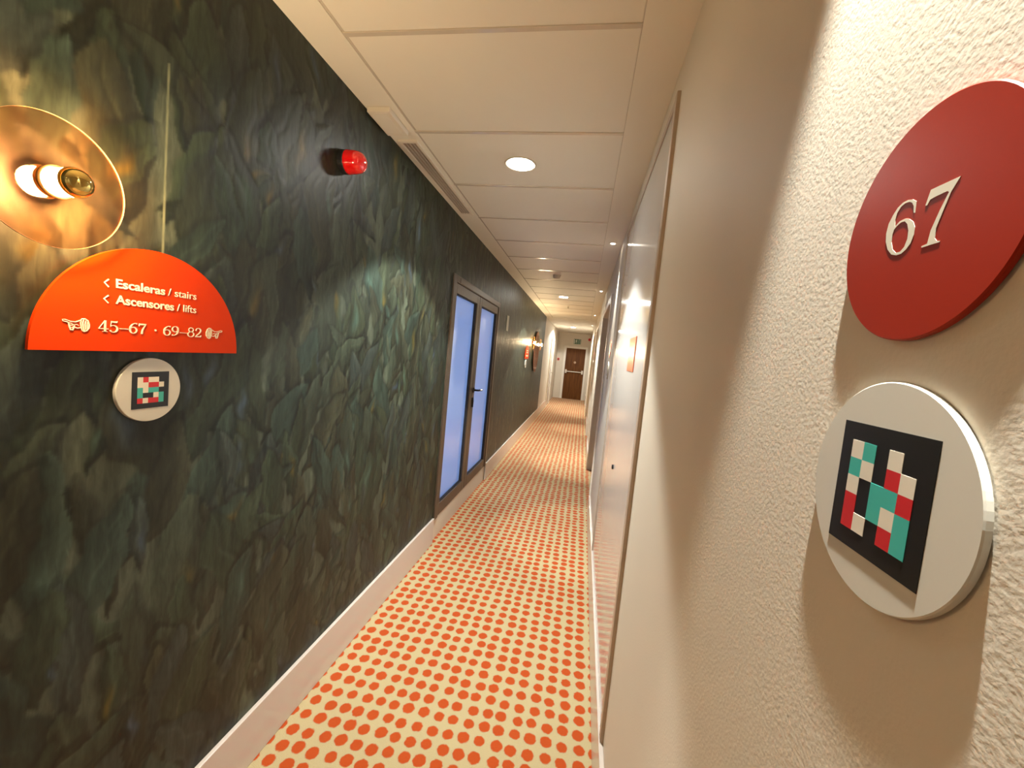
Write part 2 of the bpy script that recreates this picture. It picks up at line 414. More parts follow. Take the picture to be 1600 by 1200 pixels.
    at.data.foreach_set('color', cc.ravel())
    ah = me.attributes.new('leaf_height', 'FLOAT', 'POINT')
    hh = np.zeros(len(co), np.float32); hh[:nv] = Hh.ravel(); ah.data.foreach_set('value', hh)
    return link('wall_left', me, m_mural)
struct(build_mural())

# plain painted continuation of the left wall, past the mural
b = MB(); b.box(XL-.10, XL, 10.7, YE, 0, HC); struct(b.build('wall_left', m_plain))

# ------------------------------------------------------------------ floor
b = MB(); b.box(XL-.1, XR+.75, YB, YE, -.05, 0); struct(b.build('floor', m_carpet))

# ------------------------------------------------------------------ right wall with its alcoves
ALC = [(4.33, 6.02), (7.35, 8.75), (10.4, 11.7), (13.3, 14.6)]
SP0, SP1 = 1.455, 3.02     # glossy service door
T = .12
b = MB()
y = YB
b.box(XR, XR+T, YB, SP0, 0, HC)
b.box(XR, XR+T, SP0, SP1, BBH*0 + 2.44, HC)
b.box(XR, XR+T, SP0, SP1, 0, .17)
y = SP1
for a0, a1 in ALC:
    b.box(XR, XR+T, y, a0, 0, HC)
    b.box(XR, XR+T, a0, a1, 2.16, HC)
    y = a1
b.box(XR, XR+T, y, YE, 0, HC)
for a0, a1 in ALC:   # recess: two returns, back, soffit
    b.box(XR+T, XR+.42, a0-.08, a0, 0, 2.24)
    b.box(XR+T, XR+.42, a1, a1+.08, 0, 2.24)
    b.box(XR+.42, XR+.52, a0-.08, a1+.08, 0, 2.24)
    b.box(XR+T, XR+.42, a0, a1, 2.16, 2.24)
struct(b.build('wall_right', m_plaster))
# end and back walls
b = MB(); b.box(XL-.1, XR+.12, YE, YE+.1, 0, HC); struct(b.build('wall_end', m_plain))
b = MB(); b.box(XL-.1, XR+.12, YB-.1, YB, 0, HC); struct(b.build('wall_back', m_plain))

# ------------------------------------------------------------------ ceiling: plain borders + lay-in panels
GX0, GX1 = -.893, .066
TY = [0.1297 + .6*k for k in range(-7, 17)]     # cross joints (one of them at 1.33)
TY = [t for t in TY if YB < t < 10.6]
b = MB()
b.box(XL-.1, GX0, YB, 10.7, HC, HC+.06)
b.box(GX1, XR+.12, YB, 10.7, HC, HC+.06)
b.box(XL-.1, XR+.12, 10.7, YE, HC-.012, HC+.06)
ys = [YB] + TY + [10.7]
for a0, a1 in zip(ys[:-1], ys[1:]):
    b.box(GX0+.012, GX1-.002, a0+.009, a1-.009, HC-.001, HC+.05, bev=.003)
struct(b.build('ceiling', m_ceil))
cg = bpy.data.objects['ceiling']
b = MB()
for t in TY: b.box(GX0+.002, GX1-.002, t-.009, t+.009, HC-.004, HC+.02, bev=.0012)
b.box(GX0-.001, GX0+.012, YB, 10.7, HC+.003, HC+.02)
b.box(GX1-.003, GX1+.001, YB, 10.7, HC+.001, HC+.02)
b.build('grid_bars', m_bar, cg)

# ------------------------------------------------------------------ baseboards
def baseboard(name, x, sgn, y0, y1, mat=m_bb, h=BBH):
    b = MB(); xa, xb = sorted((x, x+sgn*.016))
    b.box(xa, xb, y0, y1, 0, h, bev=.0025)
    return struct(b.build(name, mat))
baseboard('baseboard_left', XL, 1, YB, D0-.012)
baseboard('baseboard_left', XL, 1, D1+.012, 10.7)
baseboard('baseboard_left', XL, 1, 10.7, 12.95)
baseboard('baseboard_right', XR, -1, YB, SP1+1.22)
for (a, a2) in [(6.1, 7.27), (8.83, 10.32), (11.78, 13.22), (14.68, YE)]:
    baseboard('baseboard_right', XR, -1, a, a2)

# ------------------------------------------------------------------ glazed double door on its low plinth
b = MB(); b.box(XL-.09, XL-.003, D0, D1, 0, .178); struct(b.build('trim_1', m_plain))
d1 = struct(empty('door_1', (XL, (D0+D1)/2, .18)))
def dy(v): return v - (D0+D1)/2
DZ = -.18
b = MB()
b.box(-.07, .012, dy(D0), dy(D0+.075), 0, DTOP+DZ, bev=.003)
b.box(-.07, .012, dy(D1-.065), dy(D1), 0, DTOP+DZ, bev=.003)
b.box(-.07, .012, dy(D0+.075), dy(D1-.065), DTOP+DZ-.055, DTOP+DZ, bev=.003)
b.build('door_frame', m_dframe, d1)
for k, (l0, l1, g0, g1) in enumerate(((D0+.078, 3.945, 3.215, 3.858), (3.951, D1-.068, 4.035, 4.752))):
    b = MB(); z1 = DTOP+DZ-.058
    b.box(-.06, .004, dy(l0), dy(g0), .002, z1, bev=.003); b.box(-.06, .004, dy(g1), dy(l1), .002, z1, bev=.003)
    b.box(-.06, .004, dy(g0), dy(g1), .002, .10, bev=.003); b.box(-.06, .004, dy(g0), dy(g1), 1.805, z1, bev=.003)
    leaf = b.build('door_leaf', m_dframe, d1)
    b = MB()
    for (a0, a1, c0, c1) in ((g0, g0+.008, .1, 1.805), (g1-.014, g1, .1, 1.805), (g0, g1, .1, .108), (g0, g1, 1.797, 1.805)):
        b.box(-.045, -.006, dy(a0), dy(a1), c0, c1)
    b.build('glazing_gasket', m_gasket, leaf)
    b = MB(); b.box(-.033, -.025, dy(g0), dy(g1), .1, 1.805); b.build('glass_pane', m_frost, leaf)
b = MB()   # lever handle on the far leaf
b.lathe([(0, .0), (0, .026), (.008, .026), (.010, .024), (.010, 0)], 'x', 24, (.004, dy(3.99), .98))
b.tube([(.01, dy(3.99), .98), (.05, dy(3.99), .98), (.056, dy(4.0), .98), (.056, dy(4.13), .975)], .0095)
b.build('lever_handle', m_black, d1)
b = MB(); b.lathe([(0, 0), (0, .022), (.008, .022), (.009, .018), (.009, 0)], 'x', 24, (.004, dy(3.99), .885))
b.box(.004, .016, dy(3.985), dy(3.995), .81, .885); b.build('key_escutcheon', m_black, d1)
b = MB(); b.box(.002, .016, dy(3.25), dy(4.75), DTOP+DZ-.052, DTOP+DZ-.012, bev=.004); b.build('head_closer_rail', m_dframe, d1)

# bright stairwell behind the glass
b = MB()
b.box(-3.3, -3.2, 2.0, 6.4, 0, 2.9); b.box(-3.2, XL-.1, 1.9, 2.0, 0, 2.9); b.box(-3.2, XL-.1, 6.4, 6.5, 0, 2.9)
b.box(-3.3, XL-.1, 1.9, 6.5, 2.9, 3.0)
b.box(XL-.16, XL-.101, 2.0, D0, 0, 2.9); b.box(XL-.16, XL-.101, D1, 6.4, 0, 2.9); b.box(XL-.16, XL-.101, D0, D1, DTOP, 2.9)
struct(b.build('wall_stairwell', m_lobby))
b = MB(); b.box(-3.3, XL-.1, 1.9, 6.5, -.05, -.001); struct(b.build('floor', m_lobby))
w1 = struct(empty('added_window_1', (-3.19, 4.2, 1.2)))  # unseen glowing pane and frame, added to backlight the frosted door glass
b = MB(); b.box(0, .01, -1.5, 1.5, -1.0, 1.3); b.build('backlight_pane', m_day, w1)
b = MB()
for a in (-1.56, -.03, 1.5): b.box(0, .05, a, a+.06, -1.06, 1.36)
for c in (-1.06, 1.3): b.box(0, .05, -1.5, 1.5, c, c+.06)
b.build('backlight_frame', m_trim, w1)

# ------------------------------------------------------------------ glossy service door in the right wall
d2 = struct(empty('door_2', (XR, (SP0+SP1)/2, .17)))
def ey(v): return v - (SP0+SP1)/2
b = MB(); b.box(-.012, .06, ey(SP0), ey(SP0+.035), 0, 2.27, bev=.002)
b.box(-.012, .06, ey(SP1-.03), ey(SP1), 0, 2.27, bev=.002)
b.box(-.010, .06, ey(SP0+.035), ey(SP1-.03), 2.245, 2.27, bev=.002)
b.build('door_frame', m_trimdk, d2)
b = MB(); b.box(-.008, .05, ey(SP0+.036), ey(SP0+.072), 0, 2.243, bev=.002); b.build('frame_bead', m_gtrim, d2)
b = MB(); b.box(-.006, .045, ey(SP0+.075), ey(SP1-.032), .002, 2.243, bev=.002)
b.build('door_leaf', m_gloss, d2)
b = MB(); b.lathe([(0, .012), (-.006, .012), (-.008, .009), (-.008, .004), (-.003, .003), (-.003, 0)], 'x', 24, (-.006, ey(2.187), 1.026-.17))
b.build('key_lock', m_black, d2)
b = MB(); b.box(-.003, 0, -.12, .12, -.075, .075, bev=.0008)
o = b.build('door_sign', m_coral); o.location = (XR-.006-.0005, 1.93, 1.603)
setp(o, 'plain coral orange rectangular plate on the glossy white door in the right wall', 'sign')

# white architraves and doors inside the alcoves on the right
dn = 3
for a0, a1 in ALC:
    b = MB()
    b.box(XR-.014, XR, a0-.07, a0, 0, 2.16, bev=.002); b.box(XR-.014, XR, a1, a1+.07, 0, 2.16, bev=.002)
    b.box(XR-.014, XR, a0-.07, a1+.07, 2.16, 2.23, bev=.002)
    struct(b.build('trim_%d' % (dn-1), m_trim))
    dd = struct(empty('door_%d' % dn, (XR+.42, (a0+a1)/2, 0)))
    hw = (a1-a0)/2
    b = MB(); b.box(-.03, 0, -hw+.12, hw-.12, .005, 2.05, bev=.002); b.build('door_leaf', m_gtrim, dd)
    b = MB(); b.box(-.036, 0, -hw+.06, -hw+.118, 0, 2.11, bev=.002); b.box(-.036, 0, hw-.118, hw-.06, 0, 2.11, bev=.002); b.box(-.036, 0, -hw+.118, hw-.118, 2.053, 2.11, bev=.002)
    b.build('door_frame', m_trim, dd)
    b = MB(); b.lathe([(0, 0), (0, .025), (-.008, .025), (-.008, 0)], 'x', 20, (-.03, -hw+.2, 1.03))
    b.tube([(-.035, -hw+.2, 1.03), (-.08, -hw+.2, 1.03), (-.085, -hw+.22, 1.03), (-.085, -hw+.33, 1.03)], .009)
    b.build('lever_handle', m_steel, dd)
    dn += 1

# white door on the left wall near the far end
for (a0, a1) in ((12.95, 14.05),):
    dd = struct(empty('door_%d' % dn, (XL, (a0+a1)/2, 0))); hw = (a1-a0)/2
    b = MB(); b.box(0, .03, -hw, -hw+.12, 0, 2.16, bev=.003); b.box(0, .03, hw-.12, hw, 0, 2.16, bev=.003); b.box(0, .03, -hw+.12, hw-.12, 2.06, 2.16, bev=.003)
    b.build('door_frame', m_trim, dd)
    b = MB(); b.box(0, .012, -hw+.12, hw-.12, .005, 2.058); b.build('door_leaf', m_gtrim, dd)
    b = MB(); b.tube([(.012, hw-.2, 1.03), (.06, hw-.2, 1.03), (.065, hw-.22, 1.03), (.065, hw-.33, 1.03)], .009); b.build('lever_handle', m_steel, dd)
    dn += 1

# ------------------------------------------------------------------ brown fire door at the end
fx0, fx1, ft = -.692, .045, 1.955
dd = struct(empty('door_%d' % dn, ((fx0+fx1)/2, YE, 0))); hw = (fx1-fx0)/2
b = MB(); b.box(-hw+.004, hw-.004, -.03, 0, .004, ft-.004, bev=.002); b.build('door_leaf', m_wood, dd)
b = MB(); b.box(-hw-.09, -hw, -.045, 0, 0, ft+.08, bev=.004); b.box(hw, hw+.08, -.045, 0, 0, ft+.08, bev=.004); b.box(-hw, hw, -.045, 0, ft, ft+.08, bev=.004)
b.build('door_frame', m_trim, dd)
b = MB(); b.tube([(-hw+.07, -.11, 1.06), (hw-.07, -.11, 1.06)], .019)
for s in (-1, 1): b.box(s*(hw-.06)-.03, s*(hw-.06)+.03, -.13, -.03, .99, 1.13, bev=.008)
b.build('push_bar', m_pwhite, dd)
b = MB(); b.lathe([(0, 0), (-.004, 0.0), (-.004, .045), (0, .045)], 'y', 32, (0, -.03, 1.42)); b.build('door_plate', m_dplate, dd)

# ------------------------------------------------------------------ downlights in the ceiling
def downlight(y, label, dz=0, power=P_DOWN, spread=101):
    t = empty('recessed_downlight', (-.435, y, HC+dz))
    setp(t, label, 'ceiling light', 'round downlights along the ceiling')
    b = MB(); b.lathe([(.002, .072), (-.004, .084), (-.006, .080), (-.004, .070), (.004, .066)], 'z', 48); b.build('trim_ring', m_pwhite, t, True)
    b = MB(); b.lathe([(-.011, 0), (-.010, .030), (-.007, .055), (-.003, .0695)], 'z', 48); b.build('light_diffuser', m_led, t)
    ld = bpy.data.lights.new('downlight_lamp', 'SPOT'); ld.energy = power; ld.color = C_DOWN; ld.spot_size = math.radians(spread); ld.spot_blend = .16; ld.shadow_soft_size = .045
    lo = bpy.data.objects.new('downlight_lamp', ld); COL.objects.link(lo); lo.parent = t; lo.location = (0, 0, -.02)
    return t
downlight(2.237, 'largest and nearest round glowing downlight in the panelled ceiling')
downlight(6.98, 'middle of the three round glowing downlights, seen beyond the smoke detector')
downlight(13.4, 'smallest and farthest round downlight, in front of the brown door', -.012, P_DOWN*.9, 160)
downlight(-2.5, 'round glowing downlight behind the viewpoint, out of the photograph', 0, P_DOWN*.4)

def wallspot(y, label, power=P_SPOT, dz=0, x=.137):
    t = empty('small_spotlight', (x, y, HC+dz))
    setp(t, label, 'spotlight', 'small spotlights close to the right wall')
    b = MB(); b.lathe([(.002, .022), (-.003, .029), (-.005, .027), (-.003, .020), (.003, .018)], 'z', 32); b.build('trim_ring', m_pwhite, t, True)
    b = MB(); b.lathe([(-.002, 0), (-.002, .0195)], 'z', 32); b.build('spot_lens', m_spotled, t)
    ld = bpy.data.lights.new('spot_lamp', 'SPOT'); ld.energy = power; ld.color = C_SPOT; ld.spot_size = math.radians(40); ld.spot_blend = .6; ld.shadow_soft_size = .012
    lo = bpy.data.objects.new('spot_lamp', ld); COL.objects.link(lo); lo.parent = t; lo.location = (0, 0, -.012)
    return t
wallspot(3.66, 'small bright spotlight in the ceiling past the glossy white door, nearest in view')
wallspot(6.14, 'second small spotlight along the right wall, beside the first alcove')
wallspot(9.44, 'third small spotlight along the right wall, with its twin reflection')
wallspot(12.0, 'farthest small spotlight along the right wall', dz=-.012)
wallspot(.33, 'small spotlight above the red number disc, out of the photograph', P_SPOT_NEAR, 0, .158)

# ------------------------------------------------------------------ smoke detector, sprinkler, ceiling box, grille
t = empty('smoke_detector', (-.43, 5.18, HC)); setp(t, 'white round smoke detector in the ceiling between the first two downlights', 'smoke detector')
b = MB(); b.lathe([(0, 0), (0, .05), (-.012, .05), (-.014, .046), (-.014, 0)], 'z', 32); b.build('mounting_base', m_pwhite, t)
b = MB(); b.lathe([(-.014, .044), (-.030, .044), (-.044, .030), (-.048, .012), (-.048, 0)], 'z', 32); b.build('sensor_head', m_pwhite, t, True)
t = empty('sprinkler', (-.40, 8.2, HC)); setp(t, 'tiny sprinkler head in the ceiling past the middle downlight', 'sprinkler')
b = MB(); b.lathe([(0, 0), (0, .03), (-.004, .03), (-.006, .012), (-.03, .010), (-.03, 0)], 'z', 24); b.build('escutcheon', m_pwhite, t)
b = MB(); b.lathe([(-.034, 0), (-.034, .016), (-.037, .016), (-.037, 0)], 'z', 16); b.tube([(.01, 0, -.028), (.012, 0, -.036)], .002, 6); b.build('deflector', m_steel, t)

t = empty('ceiling_box', (-.975, 1.83, HC)); setp(t, 'small flat white box fixed to the ceiling border above the dark wall', 'ceiling box')
b = MB(); b.box(-.052, .052, -.10, .10, -.022, 0, bev=.003); b.build('casing', m_pwhite, t)
b = MB(); b.box(-.040, .030, -.085, .07, -.0245, -.0222, bev=.001); b.build('cover_plate', m_ceil, t)

t = empty('air_grille', (-.965, 2.535, HC)); setp(t, 'long narrow white slot air grille in the ceiling border', 'air grille')
b = MB(); L2, W2 = .53, .052
b.box(-W2, W2, -L2, -L2+.02, -.009, 0, bev=.002); b.box(-W2, W2, L2-.02, L2, -.009, 0, bev=.002)
b.box(-W2, -W2+.016, -L2+.02, L2-.02, -.009, 0, bev=.002); b.box(W2-.016, W2, -L2+.02, L2-.02, -.009, 0, bev=.002)
b.build('grille_frame', m_pwhite, t)
b = MB(); b.box(-W2+.016, W2-.016, -L2+.02, L2-.02, -.0015, -.0005); b.build('slot_backing', m_grille, t)
b = MB()
for k in (-.018, .0, .018): b.box(k-.0016, k+.0016, -L2+.02, L2-.02, -.007, -.0015)
b.build('slot_fins', m_bar, t)

# ------------------------------------------------------------------ fire beacon on the dark wall
t = empty('fire_beacon', (XL, 1.60, 2.258)); setp(t, 'glossy red dome fire alarm beacon with black base on the dark leaf wallpaper', 'fire alarm beacon')
b = MB(); b.lathe([(0, 0), (0, .046), (.020, .046), (.024, .044), (.024, 0)], 'x', 48); b.build('mounting_base', m_black, t, False)
b = MB(); b.lathe([(.024, .0455), (.030, .0465), (.034, .0445), (.060, .0435), (.078, .039), (.090, .030), (.097, .017), (.099, 0)], 'x', 48); b.build('red_lens', m_redp, t, True)

# ------------------------------------------------------------------ glyphs
def arc_pts(cx, cy, rx, ry, a0, a1, n=14):
    return [(cx + rx*math.cos(math.radians(a0+(a1-a0)*i/n)), cy + ry*math.sin(math.radians(a0+(a1-a0)*i/n))) for i in range(n+1)]
def ribbon(pts, ws):
    """closed outline of a stroke of varying width along pts"""
    n = len(pts); Lp, Rp = [], []
    for i in range(n):
        a = pts[max(i-1, 0)]; c = pts[min(i+1, n-1)]
        dx, dy_ = c[0]-a[0], c[1]-a[1]; d = math.hypot(dx, dy_) or 1
        tt = i/(n-1)*(len(ws)-1); k = min(int(tt), len(ws)-2); w = (ws[k]*(1-(tt-k)) + ws[k+1]*(tt-k))/2
        Lp.append((pts[i][0]-dy_/d*w, pts[i][1]+dx/d*w)); Rp.append((pts[i][0]+dy_/d*w, pts[i][1]-dx/d*w))
    return Lp + Rp[::-1]
def dot(cx, cy, r): return arc_pts(cx, cy, r, r, 0, 330, 11)
def flipd(polys): return [[(.6-x, 1-y) for x, y in p] for p in polys]
G6 = [ribbon(arc_pts(.5, .42, .42, .54, 80, 180, 12) + arc_pts(.31, .30, .23, .28, 200, 360, 12) + arc_pts(.31, .30, .23, .28, 10, 160, 10), [.05, .07, .12, .13, .06, .09, .13, .07, .04]), dot(.52, .9, .05)]
GL = {
 '6': G6, '9': flipd(G6),
 '4': [[(.42, 1), (.36, 1), (.0, .30), (.0, .24), (.62, .24), (.62, .30), (.06, .30), (.36, .88)], [(.34, 0), (.47, 0), (.47, 1), (.34, .9)], [(.24, 0), (.57, 0), (.57, .04), (.24, .04)]],
 '5': [[(.12, .98), (.50, .98), (.54, 1.02), (.50, .86), (.12, .86)], ribbon([(.13, .97), (.10, .50)], [.04, .04]), ribbon([(.10, .50), (.16, .58)] + arc_pts(.28, .31, .25, .30, 100, -100, 14) + [(.10, .06)], [.04, .06, .11, .14, .12, .06, .05]), dot(.09, .12, .065)],
 '7': [[(.04, .98), (.58, .98), (.58, .90), (.50, .84), (.10, .84), (.07, .72), (.03, .72)], ribbon([(.56, .93), (.40, .62), (.30, .35), (.26, 0)], [.05, .08, .12, .13])],
 '8': [ribbon(arc_pts(.30, .76, .20, .22, 0, 360, 20), [.06, .10, .06, .10, .06]), ribbon(arc_pts(.30, .27, .26, .27, 0, 360, 20), [.10, .06, .10, .06, .10])],
 '2': [ribbon([(.06, .74)] + arc_pts(.29, .73, .22, .25, 160, -20, 12) + [(.40, .45), (.18, .22), (.05, .05)], [.06, .05, .09, .13, .11, .06]), dot(.10, .74, .06), [(.04, 0), (.54, 0), (.58, .22), (.54, .22), (.46, .11), (.12, .11), (.04, .06)]],
 '-': [[(.02, .34), (.62, .34), (.62, .40), (.02, .40)]],
}
ADV = {'-': .66, '.': .3}

def place_left(x0):      # p runs along +Y on the left wall, d out of the wall
    return lambda p, q, d: Vector((x0+d, p, q))
def digits(b, text, y0, z0, hgt, width, place, depth):
    n = sum(ADV.get(c, .66) for c in text); sc = width/n; cur = y0
    for c in text:
        for p in GL[c]:
            b.poly([[(cur+x*sc, z0+yq*hgt) for x, yq in p]], place, depth)
        cur += ADV.get(c, .66)*sc
    return b

def text_mesh(body, width, height_ref, bold=0.0, depth=.0008):
    """text outline built from the built-in font, scaled to a total width; baseline at z=0, running along +Y, facing +X"""
    c = bpy.data.curves.new('t', 'FONT'); c.body = body; c.size = 1; c.offset = bold; c.extrude = .001; c.resolution_u = 6
    o = bpy.data.objects.new('t', c); COL.objects.link(o)
    bpy.context.view_layer.update()
    me = bpy.data.meshes.new_from_object(o.evaluated_get(bpy.context.evaluated_depsgraph_get()))
    bpy.data.objects.remove(o)
    xs = [v.co.x for v in me.vertices]; x0, x1 = min(xs), max(xs)
    s = width/(x1-x0); cap = .70
    sv = height_ref/cap
    for v in me.vertices:
        x, y_, z = v.co
        v.co = ((depth if z > 0 else 0), (x-x0)*s, y_*sv)
    return me
def bake_text(name, body, width, cap, y0, z0, xf, mat, parent, bold=0.0):
    me = text_mesh(body, width, cap, bold)
    px, py, pz = parent.location
    o = link(name, me, mat, parent); o.location = (xf-px, y0-py, z0-pz)
    return o

# ------------------------------------------------------------------ orange half-round direction sign
def direction_sign(cy, z0, r, label, detail=True):
    t = empty('direction_sign', (XL, cy, z0)); setp(t, label, 'direction sign', 'orange half-round direction signs')
    b = MB(); n = 64
    out = [(r*math.cos(PI*i/n), r*math.sin(PI*i/n)) for i in range(n+1)]
    b.poly([out], lambda p, q, d: Vector((.011+d, p, q)), .007)
    b.build('sign_board', m_orange, t)
    for (yy, zz) in ((-r*.5, r*.25), (r*.5, r*.25)):
        b = MB(); b.box(0, .0112, yy-.015, yy+.015, zz-.015, zz+.015); b.build('standoff', m_black, t)
    return t
sg = direction_sign(.8595, 1.479, .2385, 'large orange half-round sign for stairs and lifts on the dark wall')
xf = XL+.0182
def chev(b, y0, zc, h, w):
    b.poly([ribbon([(y0+w, zc+h/2), (y0, zc), (y0+w, zc-h/2)], [.0028, .0028, .0028])], lambda p, q, d: Vector((xf+d-XL, p-.8595, q-1.479)), .0008)
b = MB(); chev(b, .7445, 1.6255, .0165, .0085); b.build('arrow_mark', m_ltr, sg)
b = MB(); chev(b, .7445, 1.5910, .0165, .0085); b.build('arrow_mark', m_ltr, sg)
bake_text('bold_lettering', 'Escaleras', .109, .0188, .767, 1.6185, xf, m_ltr, sg, .020)
bake_text('thin_lettering', '/ stairs', .076, .0180, .884, 1.6185, xf, m_ltr, sg)
bake_text('bold_lettering', 'Ascensores', .133, .0188, .767, 1.5835, xf, m_ltr, sg, .020)
bake_text('thin_lettering', '/ lifts', .053, .0180, .908, 1.5835, xf, m_ltr, sg)
PL = lambda p, q, d: Vector((xf+d-XL, p-.8595, q-1.479))
b = MB(); digits(b, '45-67', .7355, 1.5205, .0245, .101, PL, .0008); b.build('room_number_lettering', m_ltr, sg)
b = MB(); b.poly([dot(.856, 1.531, .0024)], PL, .0008); b.build('middle_dot', m_ltr, sg)
b = MB(); digits(b, '69-82', .8745, 1.5205, .0240, .107, PL, .0008); b.build('room_number_lettering', m_ltr, sg)
# pointing hands (manicules): cuff, palm, index finger and folded fingers drawn in outline strokes
def manicule(b, y0, y1, zc):
    w = y1-y0      # cuff at y1, fingertip at y0 (signed)
    a = abs(w)
    def P(u, v): return (y0+u*w, zc+v*a)
    st = [
     ([P(0, .20), P(.10, .21), P(.30, .14), P(.48, .13), P(.62, .20), P(.70, .24)], [.0012, .0016, .0018]),
     ([P(0, .20), P(.02, .14), P(.14, .12), P(.26, .07), P(.36, .05)], [.0012, .0016, .0016]),
     ([P(.22, .07), P(.24, -.02), P(.27, -.12), P(.30, -.21), P(.38, -.22), P(.42, -.10), P(.44, -.02)], [.0022, .0030, .0026, .0020]),
     ([P(.26, -.02), P(.36, -.02), P(.40, .03)], [.0014, .0018, .0014]),
     ([P(.27, -.11), P(.36, -.12), P(.41, -.08)], [.0014, .0016, .0014]),
     ([P(.44, -.10), P(.56, -.13), P(.68, -.10)], [.0018, .0018]),
     ([P(.42, .02), P(.52, .03), P(.60, -.02)], [.0012, .0014, .0010]),
     ([P(.70, .28), P(.66, .10), P(.68, -.06), P(.72, -.22)], [.0016, .0024, .0020]),
     ([P(.78, .28), P(.74, .10), P(.76, -.06), P(.80, -.24)], [.0020, .0032, .0024]),
     ([P(.70, .28), P(.82, .30), P(.93, .22), P(.99, .05), P(.98, -.10), P(.90, -.22), P(.80, -.26), P(.72, -.22)], [.0018, .0026, .0022, .0018]),
     ([P(.86, .22), P(.83, .05), P(.86, -.18)], [.0016, .0026, .0016]),
     ([P(.92, .18), P(.91, .02), P(.92, -.14)], [.0014, .0020, .0014]),
    ]
    for pts, ws in st: b.poly([ribbon(pts, ws)], PL, .0008)
b = MB(); manicule(b, .672, .719, 1.531); b.build('pointing_hand', m_ltr, sg)
b = MB(); manicule(b, 1.044, .993, 1.532); b.build('pointing_hand', m_ltr, sg)

sg2 = direction_sign(7.56, 1.479, .2385, 'far orange half-round sign on the dark wall, before the round copper mirror')
b = MB(); xx = .0182
for zz in (.14, .105): b.box(xx, xx+.0008, -.09, .10, zz, zz+.012)
b.box(xx, xx+.0008, -.13, .13, .042, .062); b.build('lettering', m_ltr, sg2)

# ------------------------------------------------------------------ round tags with coloured square codes
def tag_disc(x, cy, cz, r, th, sgn, grid, side, label, sq0, rot=None, flat=True):
    """x = wall plane, sgn = +1 facing +X (left wall), -1 facing -X (right wall)"""
    t = empty('code_disc', (x, cy, cz)); setp(t, label, 'code disc')
    b = MB(); b.lathe([(0, 0), (0, r*.96), (sgn*.0008, r*.96), (sgn*.0008, r), (sgn*(th-.0008), r), (sgn*th, r-.0008), (sgn*th, 0)], 'x', 96)
    b.build('disc', m_disc, t)
    n = len(grid); m_ = len(grid[0])
    S = side; q0 = (sq0[0]-cy, sq0[1]-cz)     # upper-left corner seen from the corridor
    xs = sgn*th
    def cell(bb, c0, r0, c1, r1, d0, d1, mi=0):
        ya, yb = sorted((q0[0] + sgn*c0*S[0], q0[0] + sgn*c1*S[0])); za, zb = q0[1]-r1*S[1], q0[1]-r0*S[1]
        xa, xb = sorted((xs+sgn*d0, xs+sgn*d1)); bb.box(xa, xb, ya, yb, za, zb, mi=mi)
    b = MB(); cell(b, 0, 0, 1, 1, 0, .0005); b.build('code_field', m_tagk, t)
    b = MB(); cu, cv = 1/(m_+2), 1/(n+2)
    for i, row in enumerate(grid):
        for j, ch in enumerate(row):
            if ch == 'K': continue
            cell(b, (j+1)*cu, (i+1)*cv, (j+2)*cu, (i+2)*cv, .0005, .0008, 'WRT'.index(ch))
    b.build('code_cells', [m_tagw, m_tagr, m_tagt], t)
    return t
tag_disc(XL, .8555, 1.3860, .0770, .010, 1, ['WRWWK', 'WWRRW', 'TWTTK', 'TKKWT', 'RWRRT'], (.0885, .0885),
         'small white disc with coloured square code under the orange sign on the dark wall', (.812, 1.4300))
tag_disc(XR, 0.3225, 1.4879, 0.0770, .005, -1, ['WTKWK', 'TWKRW', 'WKTTR', 'RKTWT', 'RWKRT'], (0.0897, 0.0923),
         'white disc with coloured square code on the cream wall below the red disc', (0.3679, 1.5327))
t = tag_disc(XL, 7.56, 1.3860, .0770, .012, 1, ['WRWWK', 'WWRRW', 'TWTTK', 'TKKWT', 'RWRRT'], (.0885, .0885),
         'far white disc with coloured code under the distant orange sign', (7.516, 1.4300))

# ------------------------------------------------------------------ red room-number disc 67
SIX = [(0.3307, 1.6872), (0.3345, 1.6897), (0.3386, 1.6909), (0.3435, 1.6908), (0.3481, 1.6888), (0.3519, 1.6848), (0.3551, 1.6797), (0.3561, 1.6732), (0.3551, 1.6667), (0.3518, 1.6604), (0.3471, 1.6558), (0.3420, 1.6540), (0.3374, 1.6539), (0.3334, 1.6557), (0.3298, 1.6591), (0.3281, 1.6643), (0.3283, 1.6693), (0.3305, 1.6735), (0.3345, 1.6766), (0.3387, 1.6783), (0.3437, 1.6781), (0.3480, 1.6756), (0.3486, 1.6807), (0.3478, 1.6849), (0.3449, 1.6884), (0.3412, 1.6895), (0.3373, 1.6891), (0.3345, 1.6876), (0.3325, 1.6847), (0.3315, 1.6798), (0.3303, 1.6794)]
SIXH = [(0.3484, 1.6735), (0.3492, 1.6704), (0.3491, 1.6650), (0.3467, 1.6592), (0.3429, 1.6559), (0.3387, 1.6556), (0.3353, 1.6581), (0.3335, 1.6630), (0.3338, 1.6688), (0.3358, 1.6737), (0.3388, 1.6765), (0.3424, 1.6768), (0.3461, 1.6754)]
SEV = [(0.2974, 1.6897), (0.3193, 1.6902), (0.3219, 1.6811), (0.3204, 1.6808), (0.3185, 1.6837), (0.3157, 1.6841), (0.3058, 1.6842), (0.3042, 1.6831), (0.3091, 1.6739), (0.3138, 1.6629), (0.3150, 1.6548), (0.3195, 1.6544), (0.3193, 1.6534), (0.3052, 1.6532), (0.3049, 1.6539), (0.3076, 1.6546), (0.3094, 1.6567), (0.3098, 1.6630), (0.3067, 1.6717), (0.3027, 1.6825)]
DY, DZc, DR, DT = 0.3242, 1.6705, 0.0774, .005
t = empty('room_number_disc', (XR, DY, DZc)); setp(t, 'large red disc with the number 67 on the cream wall', 'room number sign', 'round room number discs')
